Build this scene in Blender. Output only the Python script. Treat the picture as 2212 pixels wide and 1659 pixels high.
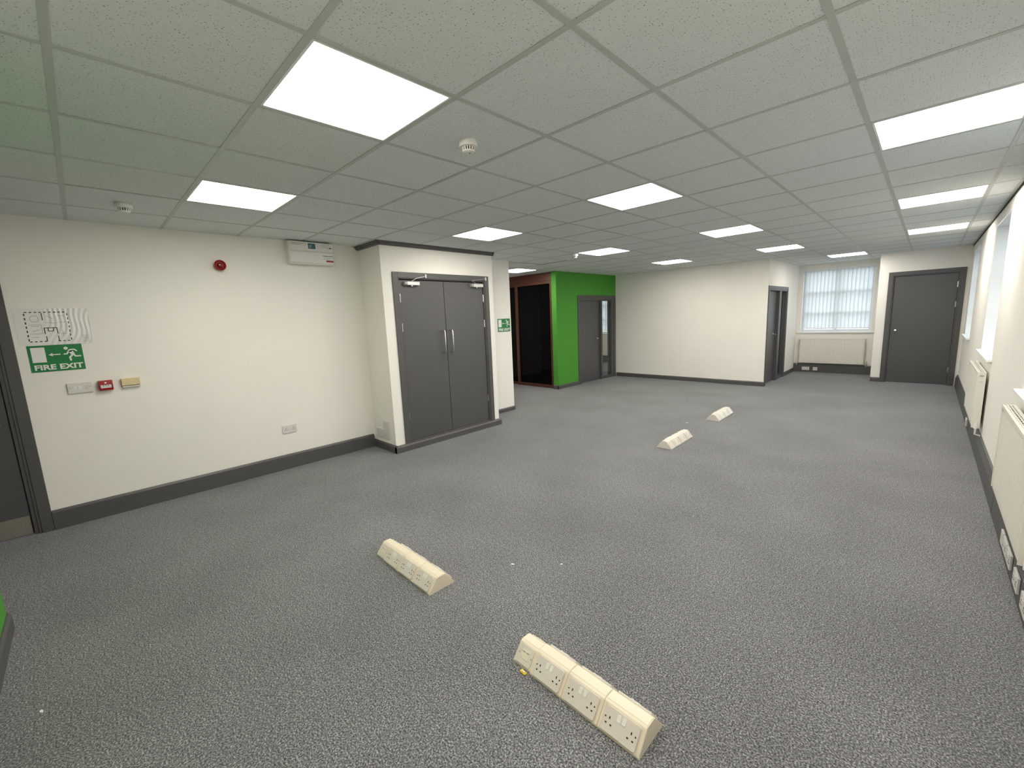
import bpy, bmesh, math, random
from mathutils import Vector, Matrix
random.seed(4)
for _o in list(bpy.data.objects): bpy.data.objects.remove(_o, do_unlink=True)
SC = bpy.context.scene
COL = SC.collection
PI = math.pi
H = 2.5123                      # floor to ceiling grid

# ------------------------------------------------------------------ camera
cam_d = bpy.data.cameras.new('camera')
cam_d.sensor_fit = 'HORIZONTAL'; cam_d.sensor_width = 36.0
cam_d.lens = 909.16 / 2212.0 * 36.0
cam_d.clip_start = 0.02; cam_d.clip_end = 200
cam = bpy.data.objects.new('camera', cam_d); COL.objects.link(cam)
yw, pt, rl = math.radians(44.6526), math.radians(-8.9136), math.radians(-2.3946)
fw = Vector((-math.sin(yw)*math.cos(pt), math.cos(yw)*math.cos(pt), math.sin(pt)))
rt = Vector((math.cos(yw), math.sin(yw), 0)); up = rt.cross(fw)
r2 = rt*math.cos(rl) + up*math.sin(rl); u2 = up*math.cos(rl) - rt*math.sin(rl)
M = Matrix((r2, u2, -fw)).transposed().to_4x4()
M.translation = Vector((0.905, -1.259, H-0.9323))
cam.matrix_world = M
SC.camera = cam

# ------------------------------------------------------------------ world, exposure
W = bpy.data.worlds.new('overcast_sky'); SC.world = W; W.use_nodes = True
bg = W.node_tree.nodes['Background']
bg.inputs[0].default_value = (0.84, 0.92, 1.0, 1); bg.inputs[1].default_value = 3.4
SC.view_settings.view_transform = 'Standard'
SC.view_settings.look = 'None'
SC.view_settings.gamma = 1.0
SC.view_settings.use_curve_mapping = False
SC.view_settings.exposure = 0.0
SC.cycles.max_bounces = 12; SC.cycles.diffuse_bounces = 6
PANEL_L = 23.5                  # radiance of the LED ceiling panels
PANEL_C = (1.0, 0.935, 0.85)

# ------------------------------------------------------------------ materials
MATS = {}
def mat(name, col, rough=0.5, metal=0.0, spec=0.5, noise=0.0, nscale=8.0, bump=0.0, bscale=200.0, coat=0.0):
    m = bpy.data.materials.new(name); m.use_nodes = True
    nt = m.node_tree; b = nt.nodes['Principled BSDF']
    b.inputs['Base Color'].default_value = (*col, 1)
    b.inputs['Roughness'].default_value = rough
    b.inputs['Metallic'].default_value = metal
    b.inputs['Specular IOR Level'].default_value = spec
    b.inputs['Coat Weight'].default_value = coat
    geo = None
    if noise or bump:
        geo = nt.nodes.new('ShaderNodeNewGeometry')
    if noise:
        n = nt.nodes.new('ShaderNodeTexNoise'); n.inputs['Scale'].default_value = nscale; n.inputs['Detail'].default_value = 5
        nt.links.new(geo.outputs['Position'], n.inputs['Vector'])
        mr = nt.nodes.new('ShaderNodeMapRange'); mr.inputs[1].default_value = 0.3; mr.inputs[2].default_value = 0.7
        mr.inputs[3].default_value = 1-noise; mr.inputs[4].default_value = 1+noise
        nt.links.new(n.outputs['Fac'], mr.inputs[0])
        mx = nt.nodes.new('ShaderNodeVectorMath'); mx.operation = 'SCALE'; mx.inputs[0].default_value = col
        nt.links.new(mr.outputs[0], mx.inputs['Scale'])
        nt.links.new(mx.outputs[0], b.inputs['Base Color'])
    if bump:
        n2 = nt.nodes.new('ShaderNodeTexNoise'); n2.inputs['Scale'].default_value = bscale; n2.inputs['Detail'].default_value = 3
        nt.links.new(geo.outputs['Position'], n2.inputs['Vector'])
        bp = nt.nodes.new('ShaderNodeBump'); bp.inputs['Strength'].default_value = bump; bp.inputs['Distance'].default_value = 0.002
        nt.links.new(n2.outputs['Fac'], bp.inputs['Height']); nt.links.new(bp.outputs[0], b.inputs['Normal'])
    MATS[name] = m
    return m

m_wall = mat('off_white_wall_paint', (0.84, 0.82, 0.765), 0.85, noise=0.012, nscale=2.5, bump=0.08, bscale=90)
m_green = mat('green_wall_paint', (0.062, 0.29, 0.026), 0.75, noise=0.02, nscale=2.5, bump=0.05, bscale=90)
m_grey = mat('dark_grey_gloss_paint', (0.085, 0.083, 0.083), 0.42, noise=0.03, nscale=6, bump=0.03, bscale=60)
m_door = mat('dark_grey_door_paint', (0.082, 0.081, 0.082), 0.38, noise=0.03, nscale=3, bump=0.03, bscale=120)
m_white = mat('white_plastic', (0.75, 0.735, 0.70), 0.35, noise=0.01, nscale=20)
m_whitegloss = mat('white_gloss_paint', (0.83, 0.84, 0.83), 0.4, noise=0.01, nscale=10)
m_plate = mat('wall_plate_plastic', (0.68, 0.655, 0.63), 0.35, noise=0.01, nscale=20)
m_upvc = mat('white_window_frame_plastic', (0.82, 0.84, 0.85), 0.3, noise=0.01, nscale=10)
m_cream = mat('cream_plastic', (0.70, 0.64, 0.50), 0.4, noise=0.02, nscale=12)
m_creamplate = mat('pale_grey_socket_plastic', (0.64, 0.60, 0.53), 0.35, noise=0.015, nscale=20)
m_oldcream = mat('yellowed_plastic', (0.68, 0.57, 0.33), 0.45, noise=0.04, nscale=30)
m_black = mat('black_recess', (0.012, 0.011, 0.01), 0.6, noise=0.05, nscale=20)
m_red = mat('red_plastic', (0.33, 0.012, 0.015), 0.3, noise=0.03, nscale=20)
m_redlens = mat('deep_red_lens', (0.22, 0.004, 0.008), 0.12, coat=0.5, noise=0.03, nscale=20)
m_chrome = mat('polished_steel', (0.72, 0.71, 0.69), 0.2, 1.0, noise=0.02, nscale=30)
m_silver = mat('silver_painted_metal', (0.62, 0.61, 0.59), 0.35, 0.7, noise=0.02, nscale=30)
m_brushed = mat('brushed_steel', (0.36, 0.34, 0.30), 0.5, 0.8, noise=0.06, nscale=60)
m_brown = mat('brown_woodgrain', (0.080, 0.026, 0.014), 0.4, noise=0.25, nscale=14, bump=0.05, bscale=60)
m_darkglass = mat('dark_glass_unlit_room', (0.002, 0.002, 0.0025), 0.05, spec=0.10)  # opaque black puts the unlit room behind the screen into the pane colour
m_rad = mat('radiator_enamel', (0.77, 0.75, 0.68), 0.35, noise=0.012, nscale=10)
m_radgrey = mat('radiator_side_grey', (0.42, 0.41, 0.37), 0.4, noise=0.02, nscale=10)
m_fin = mat('shaded_convector_steel', (0.10, 0.095, 0.08), 0.6, noise=0.05, nscale=20)  # darkened so the shade inside the radiator sits in the fin colour
m_paper = mat('laminated_paper', (0.80, 0.79, 0.78), 0.18, spec=0.6, noise=0.01, nscale=10)
m_ink = mat('black_ink', (0.03, 0.03, 0.03), 0.5)
m_greyink = mat('grey_ink', (0.30, 0.30, 0.29), 0.5)
m_signgreen = mat('sign_green_vinyl', (0.007, 0.185, 0.05), 0.35, noise=0.02, nscale=20)
m_signwhite = mat('sign_white_vinyl', (0.80, 0.80, 0.77), 0.35)
m_teal = mat('teal_sticker', (0.03, 0.13, 0.15), 0.4)
m_yellow = mat('yellow_plastic', (0.75, 0.55, 0.02), 0.35, noise=0.03, nscale=60)
m_tbar = mat('ceiling_bar_paint', (0.50, 0.52, 0.505), 0.45, noise=0.02, nscale=10)
m_gapshade = mat('ceiling_gap_shade', (0.02, 0.02, 0.018), 0.8, noise=0.05, nscale=20)  # shade of the gap at the ceiling edge, put into a black colour
m_out = mat('outdoor_tarmac', (0.20, 0.20, 0.20), 0.9, noise=0.1, nscale=1)
m_slabm = mat('ceiling_void_board', (0.25, 0.25, 0.24), 0.9, noise=0.05, nscale=3)

def mat_carpet():
    m = bpy.data.materials.new('grey_fleck_carpet'); m.use_nodes = True
    nt = m.node_tree; b = nt.nodes['Principled BSDF']; L = nt.links.new
    g = nt.nodes.new('ShaderNodeNewGeometry')
    n = nt.nodes.new('ShaderNodeTexNoise'); n.inputs['Scale'].default_value = 150; n.inputs['Detail'].default_value = 2.5; n.inputs['Roughness'].default_value = 0.65
    n2 = nt.nodes.new('ShaderNodeTexNoise'); n2.inputs['Scale'].default_value = 1.2; n2.inputs['Detail'].default_value = 4
    n3 = nt.nodes.new('ShaderNodeTexNoise'); n3.inputs['Scale'].default_value = 38; n3.inputs['Detail'].default_value = 2
    for k in (n, n2, n3): L(g.outputs['Position'], k.inputs['Vector'])
    cr = nt.nodes.new('ShaderNodeValToRGB'); e = cr.color_ramp.elements
    e[0].position = 0.33; e[0].color = (0.024, 0.0255, 0.028, 1)
    e[1].position = 0.70; e[1].color = (0.42, 0.43, 0.435, 1)
    k = cr.color_ramp.elements.new(0.50); k.color = (0.133, 0.1375, 0.143, 1)
    L(n.outputs['Fac'], cr.inputs[0])
    mr = nt.nodes.new('ShaderNodeMapRange'); mr.inputs[1].default_value = 0.35; mr.inputs[2].default_value = 0.65; mr.inputs[3].default_value = 0.86; mr.inputs[4].default_value = 1.06
    L(n2.outputs['Fac'], mr.inputs[0])
    mr3 = nt.nodes.new('ShaderNodeMapRange'); mr3.inputs[1].default_value = 0.3; mr3.inputs[2].default_value = 0.7; mr3.inputs[3].default_value = 0.84; mr3.inputs[4].default_value = 1.16
    L(n3.outputs['Fac'], mr3.inputs[0])
    mu = nt.nodes.new('ShaderNodeMath'); mu.operation = 'MULTIPLY'; L(mr.outputs[0], mu.inputs[0]); L(mr3.outputs[0], mu.inputs[1])
    vm = nt.nodes.new('ShaderNodeVectorMath'); vm.operation = 'SCALE'; L(cr.outputs[0], vm.inputs[0]); L(mu.outputs[0], vm.inputs['Scale'])
    L(vm.outputs[0], b.inputs['Base Color'])
    b.inputs['Roughness'].default_value = 0.95; b.inputs['Specular IOR Level'].default_value = 0.1
    b.inputs['Sheen Weight'].default_value = 0.2; b.inputs['Sheen Roughness'].default_value = 0.5
    bp = nt.nodes.new('ShaderNodeBump'); bp.inputs['Strength'].default_value = 0.6; bp.inputs['Distance'].default_value = 0.003
    L(n.outputs['Fac'], bp.inputs['Height']); L(bp.outputs[0], b.inputs['Normal'])
    return m
m_carpet = mat_carpet()

def mat_tile():
    m = bpy.data.materials.new('fissured_ceiling_tile'); m.use_nodes = True
    nt = m.node_tree; b = nt.nodes['Principled BSDF']; L = nt.links.new
    g = nt.nodes.new('ShaderNodeNewGeometry')
    dn = nt.nodes.new('ShaderNodeTexNoise'); dn.inputs['Scale'].default_value = 160
    L(g.outputs['Position'], dn.inputs['Vector'])
    ds = nt.nodes.new('ShaderNodeVectorMath'); ds.operation = 'SCALE'; ds.inputs['Scale'].default_value = 0.006
    L(dn.outputs['Color'], ds.inputs[0])
    ad = nt.nodes.new('ShaderNodeVectorMath'); ad.operation = 'ADD'; L(g.outputs['Position'], ad.inputs[0]); L(ds.outputs[0], ad.inputs[1])
    v = nt.nodes.new('ShaderNodeTexVoronoi'); v.voronoi_dimensions = '2D'; v.inputs['Scale'].default_value = 92
    L(ad.outputs[0], v.inputs['Vector'])
    sp = nt.nodes.new('ShaderNodeSeparateColor'); L(v.outputs['Color'], sp.inputs[0])
    pw = nt.nodes.new('ShaderNodeMath'); pw.operation = 'POWER'; pw.inputs[1].default_value = 1.7; L(sp.outputs[0], pw.inputs[0])
    th = nt.nodes.new('ShaderNodeMath'); th.operation = 'MULTIPLY'; th.inputs[1].default_value = 0.20; L(pw.outputs[0], th.inputs[0])
    lt = nt.nodes.new('ShaderNodeMath'); lt.operation = 'LESS_THAN'; L(v.outputs['Distance'], lt.inputs[0]); L(th.outputs[0], lt.inputs[1])
    big = nt.nodes.new('ShaderNodeTexNoise'); big.inputs['Scale'].default_value = 0.9; L(g.outputs['Position'], big.inputs['Vector'])
    mx = nt.nodes.new('ShaderNodeMix'); mx.data_type = 'RGBA'
    mx.inputs[6].default_value = (0.725, 0.765, 0.765, 1); mx.inputs[7].default_value = (0.30, 0.31, 0.29, 1)  # second colour paints the shade inside the pinholes
    L(lt.outputs[0], mx.inputs[0]); L(mx.outputs[2], b.inputs['Base Color'])
    b.inputs['Roughness'].default_value = 0.95; b.inputs['Specular IOR Level'].default_value = 0.1
    n2 = nt.nodes.new('ShaderNodeTexNoise'); n2.inputs['Scale'].default_value = 260; n2.inputs['Detail'].default_value = 2; L(g.outputs['Position'], n2.inputs['Vector'])
    sb = nt.nodes.new('ShaderNodeMath'); sb.operation = 'SUBTRACT'; L(n2.outputs['Fac'], sb.inputs[0]); L(lt.outputs[0], sb.inputs[1])
    bp = nt.nodes.new('ShaderNodeBump'); bp.inputs['Strength'].default_value = 0.35; bp.inputs['Distance'].default_value = 0.002
    L(sb.outputs[0], bp.inputs['Height']); L(bp.outputs[0], b.inputs['Normal'])
    return m
m_tile = mat_tile()

def mat_emit(name, col, s):
    m = bpy.data.materials.new(name); m.use_nodes = True; nt = m.node_tree
    b = nt.nodes['Principled BSDF']
    b.inputs['Base Color'].default_value = (0.8, 0.8, 0.78, 1)
    b.inputs['Emission Color'].default_value = (*col, 1); b.inputs['Emission Strength'].default_value = s
    return m
m_panel = mat_emit('lit_led_diffuser', PANEL_C, PANEL_L)

def mat_glass(name, tint):
    m = bpy.data.materials.new(name); m.use_nodes = True; nt = m.node_tree; L = nt.links.new
    for n in list(nt.nodes): nt.nodes.remove(n)
    o = nt.nodes.new('ShaderNodeOutputMaterial'); t = nt.nodes.new('ShaderNodeBsdfTransparent'); t.inputs[0].default_value = (*tint, 1)
    gl = nt.nodes.new('ShaderNodeBsdfGlossy'); gl.inputs['Roughness'].default_value = 0.02
    g = nt.nodes.new('ShaderNodeNewGeometry')
    dt = nt.nodes.new('ShaderNodeVectorMath'); dt.operation = 'DOT_PRODUCT'; L(g.outputs['Normal'], dt.inputs[0]); L(g.outputs['Incoming'], dt.inputs[1])
    def M_(op, x, y):
        n = nt.nodes.new('ShaderNodeMath'); n.operation = op
        for i, v in enumerate((x, y)):
            if isinstance(v, (int, float)): n.inputs[i].default_value = v
            elif v is not None: L(v, n.inputs[i])
        return n.outputs[0]
    fr = M_('ADD', M_('MULTIPLY', M_('POWER', M_('SUBTRACT', 1.0, M_('ABSOLUTE', dt.outputs['Value'], None)), 5.0), 0.95), 0.04)
    mx = nt.nodes.new('ShaderNodeMixShader'); L(fr, mx.inputs[0]); L(t.outputs[0], mx.inputs[1]); L(gl.outputs[0], mx.inputs[2]); L(mx.outputs[0], o.inputs[0])
    return m
m_glass = mat_glass('clear_window_glass', (0.94, 0.96, 0.96))

def mat_blind():
    m = bpy.data.materials.new('translucent_blind_fabric'); m.use_nodes = True; nt = m.node_tree; L = nt.links.new
    for n in list(nt.nodes): nt.nodes.remove(n)
    o = nt.nodes.new('ShaderNodeOutputMaterial'); d = nt.nodes.new('ShaderNodeBsdfDiffuse'); t = nt.nodes.new('ShaderNodeBsdfTranslucent')
    tr = nt.nodes.new('ShaderNodeBsdfTransparent'); tr.inputs[0].default_value = (0.95, 0.97, 1, 1)
    g = nt.nodes.new('ShaderNodeNewGeometry'); n = nt.nodes.new('ShaderNodeTexNoise'); n.inputs['Scale'].default_value = 120
    L(g.outputs['Position'], n.inputs['Vector'])
    mr = nt.nodes.new('ShaderNodeMapRange'); mr.inputs[3].default_value = 0.58; mr.inputs[4].default_value = 0.66; L(n.outputs['Fac'], mr.inputs[0])
    d.inputs[0].default_value = (0.68, 0.70, 0.70, 1); t.inputs[0].default_value = (0.80, 0.82, 0.82, 1)
    mx = nt.nodes.new('ShaderNodeMixShader'); L(mr.outputs[0], mx.inputs[0]); L(d.outputs[0], mx.inputs[1]); L(t.outputs[0], mx.inputs[2])
    m2 = nt.nodes.new('ShaderNodeMixShader'); m2.inputs[0].default_value = 0.03; L(mx.outputs[0], m2.inputs[1]); L(tr.outputs[0], m2.inputs[2])
    L(m2.outputs[0], o.inputs[0])
    return m
m_blind = mat_blind()

# ------------------------------------------------------------------ mesh helpers
class MB:
    """collects solids; build() links them as one mesh object"""
    def __init__(s): s.v = []; s.f = []; s.sm = []
    def add(s, vs, fs, smooth=False):
        o = len(s.v); s.v += [tuple(p) for p in vs]; s.f += [[i+o for i in f] for f in fs]; s.sm += [smooth]*len(fs); return s
    def box(s, x0, x1, y0, y1, z0, z1):
        v = [(x, y, z) for z in (z0, z1) for y in (y0, y1) for x in (x0, x1)]
        return s.add(v, [(0, 2, 3, 1), (4, 5, 7, 6), (0, 1, 5, 4), (2, 6, 7, 3), (0, 4, 6, 2), (1, 3, 7, 5)])
    def prism(s, poly, a, b, ax='x'):
        """poly: ccw list in the two other axes; extruded along ax from a to b"""
        n = len(poly)
        def P(t, p):
            return {'x': (t, p[0], p[1]), 'y': (p[0], t, p[1]), 'z': (p[0], p[1], t)}[ax]
        v = [P(a, p) for p in poly] + [P(b, p) for p in poly]
        fs = [[i, (i+1) % n, n+(i+1) % n, n+i] for i in range(n)] + [list(range(n))[::-1], [n+i for i in range(n)]]
        return s.add(v, fs)
    def lathe(s, prof, c=(0, 0, 0), ax='z', n=24, smooth=True, sc=(1, 1)):
        """prof: (r, t) pairs along the axis"""
        v = []; fs = []
        for r, t in prof:
            for k in range(n):
                a = 2*PI*k/n; p, q = r*math.cos(a)*sc[0], r*math.sin(a)*sc[1]
                v.append({'z': (c[0]+p, c[1]+q, c[2]+t), 'y': (c[0]+p, c[1]+t, c[2]+q), 'x': (c[0]+t, c[1]+p, c[2]+q)}[ax])
        for i in range(len(prof)-1):
            for k in range(n):
                k2 = (k+1) % n; fs.append([i*n+k, i*n+k2, (i+1)*n+k2, (i+1)*n+k])
        s.add(v, fs, smooth)
        o = len(s.v)-len(v)
        s.f.append([o+k for k in range(n)][::-1]); s.sm.append(False)
        s.f.append([o+(len(prof)-1)*n+k for k in range(n)]); s.sm.append(False)
        return s
    def tube(s, pts, r, n=10):
        pts = [Vector(p) for p in pts]; v = []; fs = []
        for i, p in enumerate(pts):
            d = (pts[min(i+1, len(pts)-1)] - pts[max(i-1, 0)]).normalized()
            a = d.orthogonal().normalized() if i == 0 else (pa - d*pa.dot(d)).normalized()
            pa = a; b = d.cross(a)
            for k in range(n):
                t = 2*PI*k/n; v.append(p + r*(math.cos(t)*a + math.sin(t)*b))
        for i in range(len(pts)-1):
            for k in range(n):
                fs.append([i*n+k, i*n+(k+1) % n, (i+1)*n+(k+1) % n, (i+1)*n+k])
        s.add(v, fs, True)
        o = len(s.v)-len(v)
        s.f.append([o+k for k in range(n)][::-1]); s.f.append([o+(len(pts)-1)*n+k for k in range(n)]); s.sm += [False, False]
        return s
    def xf(s, fn): s.v = [tuple(fn(Vector(p))) for p in s.v]; return s
    def mesh(s, name, m, bevel=0.0, seg=1):
        me = bpy.data.meshes.new(name); me.from_pydata(s.v, [], s.f)
        bm = bmesh.new(); bm.from_mesh(me)
        for f, q in zip(bm.faces, s.sm): f.smooth = q
        bmesh.ops.recalc_face_normals(bm, faces=bm.faces)
        if bevel:
            es = [e for e in bm.edges if len(e.link_faces) == 2 and e.calc_face_angle(0) > 0.6]
            bmesh.ops.bevel(bm, geom=es, offset=bevel, segments=seg, profile=0.5, affect='EDGES', clamp_overlap=True)
        bm.to_mesh(me); bm.free()
        if any(s.sm): me.set_sharp_from_angle(angle=math.radians(38))
        me.materials.append(m); return me
    def build(s, name, m, parent=None, bevel=0.0, seg=1, loc=None):
        o = bpy.data.objects.new(name, s.mesh(name, m, bevel, seg)); COL.objects.link(o)
        if parent: o.parent = parent
        if loc: o.location = loc
        return o

def tag(o, label, cat, group=None, kind=None):
    o['label'] = label; o['category'] = cat
    if group: o['group'] = group
    if kind: o['kind'] = kind
    return o
def thing(name, label, cat, loc=(0, 0, 0), rz=0.0, group=None, kind=None):
    o = bpy.data.objects.new(name, None); COL.objects.link(o); o.empty_display_size = 0.1
    o.location = loc; o.rotation_euler = (0, 0, rz)
    return tag(o, label, cat, group, kind)
def copy_tree(o, parent=None):
    c = o.copy(); COL.objects.link(c); c.parent = parent
    for ch in o.children: copy_tree(ch, c)
    return c
def text(body, x, z, w, h, y, m, parent, name='lettering', depth=0.0006, bold=0.03, rot=None):
    """flat lettering in the local xz plane facing -y, fitted to the box w x h with lower left corner x, z"""
    cu = bpy.data.curves.new(name, 'FONT'); cu.body = body; cu.offset = bold; cu.extrude = 0.02; cu.resolution_u = 3
    t = bpy.data.objects.new(name, cu); COL.objects.link(t)
    me = bpy.data.meshes.new_from_object(t.evaluated_get(bpy.context.evaluated_depsgraph_get()))
    bpy.data.objects.remove(t, do_unlink=True)
    xs = [v.co.x for v in me.vertices]; ys = [v.co.y for v in me.vertices]
    x0, x1, y0, y1 = min(xs), max(xs), min(ys), max(ys)
    for v in me.vertices:
        v.co = ((v.co.x-x0)/(x1-x0)*w + x, y - (depth if v.co.z > 0 else 0), (v.co.y-y0)/(y1-y0)*h + z)
    me.materials.clear(); me.materials.append(m)
    o = bpy.data.objects.new(name, me); COL.objects.link(o); o.parent = parent
    return o

# wall frames: local x runs to the right as one faces the wall, local y goes into the wall, z is up
RZ = {'+X': PI/2, '-Y': 0.0, '-X': -PI/2, '+Y': PI}     # key: the way the wall faces
def wall_solid(mb, L, t, openings=(), z0=0.0, z1=H, y0=0.0):
    xs = sorted({0.0, L} | {o[0] for o in openings} | {o[1] for o in openings})
    zs = sorted({z0, z1} | {o[2] for o in openings} | {o[3] for o in openings})
    for i in range(len(xs)-1):
        run = None
        for j in range(len(zs)-1):
            cx, cz = (xs[i]+xs[i+1])/2, (zs[j]+zs[j+1])/2
            if any(o[0] < cx < o[1] and o[2] < cz < o[3] for o in openings):
                if run is not None: mb.box(xs[i], xs[i+1], y0, y0+t, run, zs[j]); run = None
            elif run is None: run = zs[j]
        if run is not None: mb.box(xs[i], xs[i+1], y0, y0+t, run, zs[-1])
    return mb
def wall(name, origin, face, L, t, m, label, openings=(), z1=H+0.03):
    o = wall_solid(MB(), L, t, openings, 0.0, z1).build(name, m)
    o.location = origin; o.rotation_euler = (0, 0, RZ[face])
    return tag(o, label, 'wall', kind='structure')

# ------------------------------------------------------------------ plan
XL, XR = -4.15, 1.385           # left and right wall faces
XB, XP = -3.63, -4.14           # cupboard front, passage wall
YB0, YB1 = 1.27, 3.02           # cupboard block
YP = 3.885                      # end of the passage wall
XG, YG = -4.74, 5.89            # green office wall and its corner
YF, XA = 8.275, -1.37           # far white wall, alcove side wall
YE, XE = 9.915, 0.155           # end wall with the last door
YW = 10.95                      # window wall
YR = -1.745                     # green wall behind the camera
XC = -2.56                      # its free end

# floor
fl = tag(MB().box(-7.8, 1.75, -3.4, 11.3, -0.12, 0.0).build('floor', m_carpet), 'grey flecked carpet covering the whole office floor', 'floor', kind='structure')
tag(MB().box(-60, 60, -60, 60, -3.3, -3.1).build('ground_outside', m_out), 'grey tarmac ground outside below the windows', 'ground', kind='structure')

# walls
DOOR1 = (-2.66, -1.675)
wall('wall_left', (XL, -3.2, 0), '+X', YB0+3.2, 0.14, m_wall, 'long cream wall holding the fire exit sign and alarm point', [(DOOR1[0]+3.2, DOOR1[1]+3.2, 0, 2.10)])
mb = MB()
mb.box(XL-0.14, XB, YB0, YB0+0.10, 0, H+0.03)
for b in ((YB0+0.10, 1.46, 0, H+0.03), (2.87, YB1-0.10, 0, H+0.03), (1.46, 2.87, 0, 0.083), (1.46, 2.87, 2.13, H+0.03)):
    mb.box(XB-0.10, XB, *b)
mb.box(XP, XB, YB1-0.10, YB1, 0, H+0.03)
mb.box(XL-0.14, XL-0.04, YB0+0.10, YB1-0.10, 0, H+0.03)
tag(mb.build('wall_cupboard', m_wall), 'projecting white cupboard block around the double doors', 'wall', kind='structure')
mb = MB(); mb.box(XP-0.14, XP, YB1-0.1, YP, 0, H+0.03); mb.box(-7.0, XP-0.14, YP-0.12, YP, 0, H+0.03)
tag(mb.build('wall_passage', m_wall), 'short white wall end with small fire exit sign beyond the cupboard', 'wall', kind='structure')
wall('wall_passage_end', (-7.0, YP-0.12, 0), '+X', 2.35, 0.12, m_wall, 'white wall closing the passage in front of the brown screen')
D3 = (6.68, 8.21)
wall('wall_green', (XG, YG, 0), '+X', YF-YG+0.12, 0.125, m_green, 'bright green office wall with door and glass side panel', [(D3[0]-YG, D3[1]-YG, 0, 1.985)])
wall('wall_far', (XG, YF, 0), '-Y', XA-XG-0.13, 0.12, m_wall, 'wide blank white wall at the far end of the carpet')
D4 = (8.33, 9.84)
wall('wall_alcove', (XA, YF, 0), '+X', YW-YF, 0.13, m_wall, 'white side wall of the window alcove with a grey door set', [(D4[0]-YF, D4[1]-YF, 0, 1.965)])
WIN4 = (-1.285, 0.03, 0.955, 2.405); WIN5 = (-7.35, -6.03, 0.955, 2.405)
wall('wall_window', (-7.6, YW, 0), '-Y', XE+7.6+0.12, 0.30, m_wall, 'outer wall behind the alcove with its blinded window', [(WIN4[0]+7.6, WIN4[1]+7.6, WIN4[2]-0.026, WIN4[3]), (WIN5[0]+7.6, WIN5[1]+7.6, WIN5[2]-0.026, WIN5[3])])
D5 = (0.355, 1.283)
wall('wall_end', (XE, YE, 0), '-Y', XR-XE+0.05, 0.12, m_wall, 'white end wall around the single grey door at the right', [(D5[0]-XE, D5[1]-XE, 0, 2.085)])
tag(MB().box(XE, XE+0.12, YE+0.12, YW, 0, H+0.03).build('wall_alcove_right', m_wall), 'hidden white return wall on the right of the window alcove', 'wall', kind='structure')
WZ = (0.985, 2.378)
WINR = [(8.24, 9.46), (4.95, 6.17), (1.73, 2.95)]
wall('wall_right', (XR, YE+0.15, 0), '-X', YE+0.15-YR+0.12, 0.30, m_wall, 'long right wall with tall windows above radiators', [(YE+0.15-b, YE+0.15-a, WZ[0]-0.026, WZ[1]) for a, b in WINR])
wall('wall_rear', (-1.0, YR, 0), '+Y', -1.0-XC, 0.12, m_green, 'bright green wall end at the lower left corner of the picture')
wall('wall_rear_white', (XR, YR, 0), '+Y', XR+1.0, 0.12, m_wall, 'white wall behind the viewer')
mb = MB(); mb.box(XC, XC+0.12, -3.2, YR-0.12, 0, H+0.03); mb.box(XL-0.14, XC+0.12, -3.32, -3.2, 0, H+0.03)
tag(mb.build('wall_corridor', m_wall), 'white corridor walls behind the green wall end', 'wall', kind='structure')
mb = MB(); mb.box(-7.72, -7.6, 6.2, YW+0.3, 0, H+0.03); mb.box(-7.72, XG-0.14, 6.08, 6.2, 0, H+0.03); mb.box(XG-0.14, XG-0.02, YF+0.12, YW, 0, H+0.03)
tag(mb.build('wall_office', m_wall), 'white inner walls of the small office behind the green wall', 'wall', kind='structure')

# ------------------------------------------------------------------ ceiling: void, tiles, bars, lights
ceil = tag(MB().box(-7.8, 1.75, -3.4, 11.3, H+0.10, H+0.22).build('ceiling', m_slabm), 'suspended ceiling of perforated white tiles in a bar grid', 'ceiling', kind='structure')
ZONES = [(-4.15, XC, -3.2, YR), (XL, XR, YR, YB0), (XB, XR, YB0, YB1), (XP, XR, YB1, YP), (-7.0, XR, YP, YG+0.07), (XG, XR, YG+0.07, YF), (XA, XR, YF, YE), (XA, XE, YE, YW)]
OFFICE = [(-7.6, XG-0.14, 6.2, YW)]
LIGHTS = [(-2, -1, 'largest lit ceiling panel nearest the viewer, above the left of the room'),
          (-5, -1, 'lit ceiling panel near the left wall above the fire exit sign'),
          (-2, 3, 'lit ceiling panel in the middle of the ceiling beyond the round smoke detector'),
          (-5, 3, 'lit ceiling panel just in front of the cupboard double doors'),
          (1, 3, 'long lit ceiling panel cut off by the right edge of the picture'),
          (1, 7, 'middle one of the three lit panels along the window wall'),
          (1, 11, 'farthest lit panel along the window wall, above the end door'),
          (-2, 7, 'second lit ceiling panel in the row leading to the alcove'),
          (-2, 11, 'lit ceiling panel just before the corner of the far white wall'),
          (-1, 15, 'lit ceiling panel inside the alcove above the blinded window'),
          (-5, 7, 'lit ceiling panel with a small detector at its left corner, near the green wall'),
          (-5, 11, 'lit ceiling panel close to the blank far white wall'),
          (-9, 8, 'lit ceiling panel above the brown screen, half hidden by the white wall'),
          (1, -1, 'lit ceiling panel overhead at the right, out of the picture'),
          (-11, 14, 'unseen lit ceiling panel added to light the small office behind the green wall')]  # the office panel is assumed, added to light that room
LC = {(a, b) for a, b, _ in LIGHTS}
G = 0.6; TB = H+0.0015; TT = H+0.016
tile_me = MB().box(0.004, G-0.004, 0.004, G-0.004, 0, TT-TB).mesh('ceiling_tile', m_tile)
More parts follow.
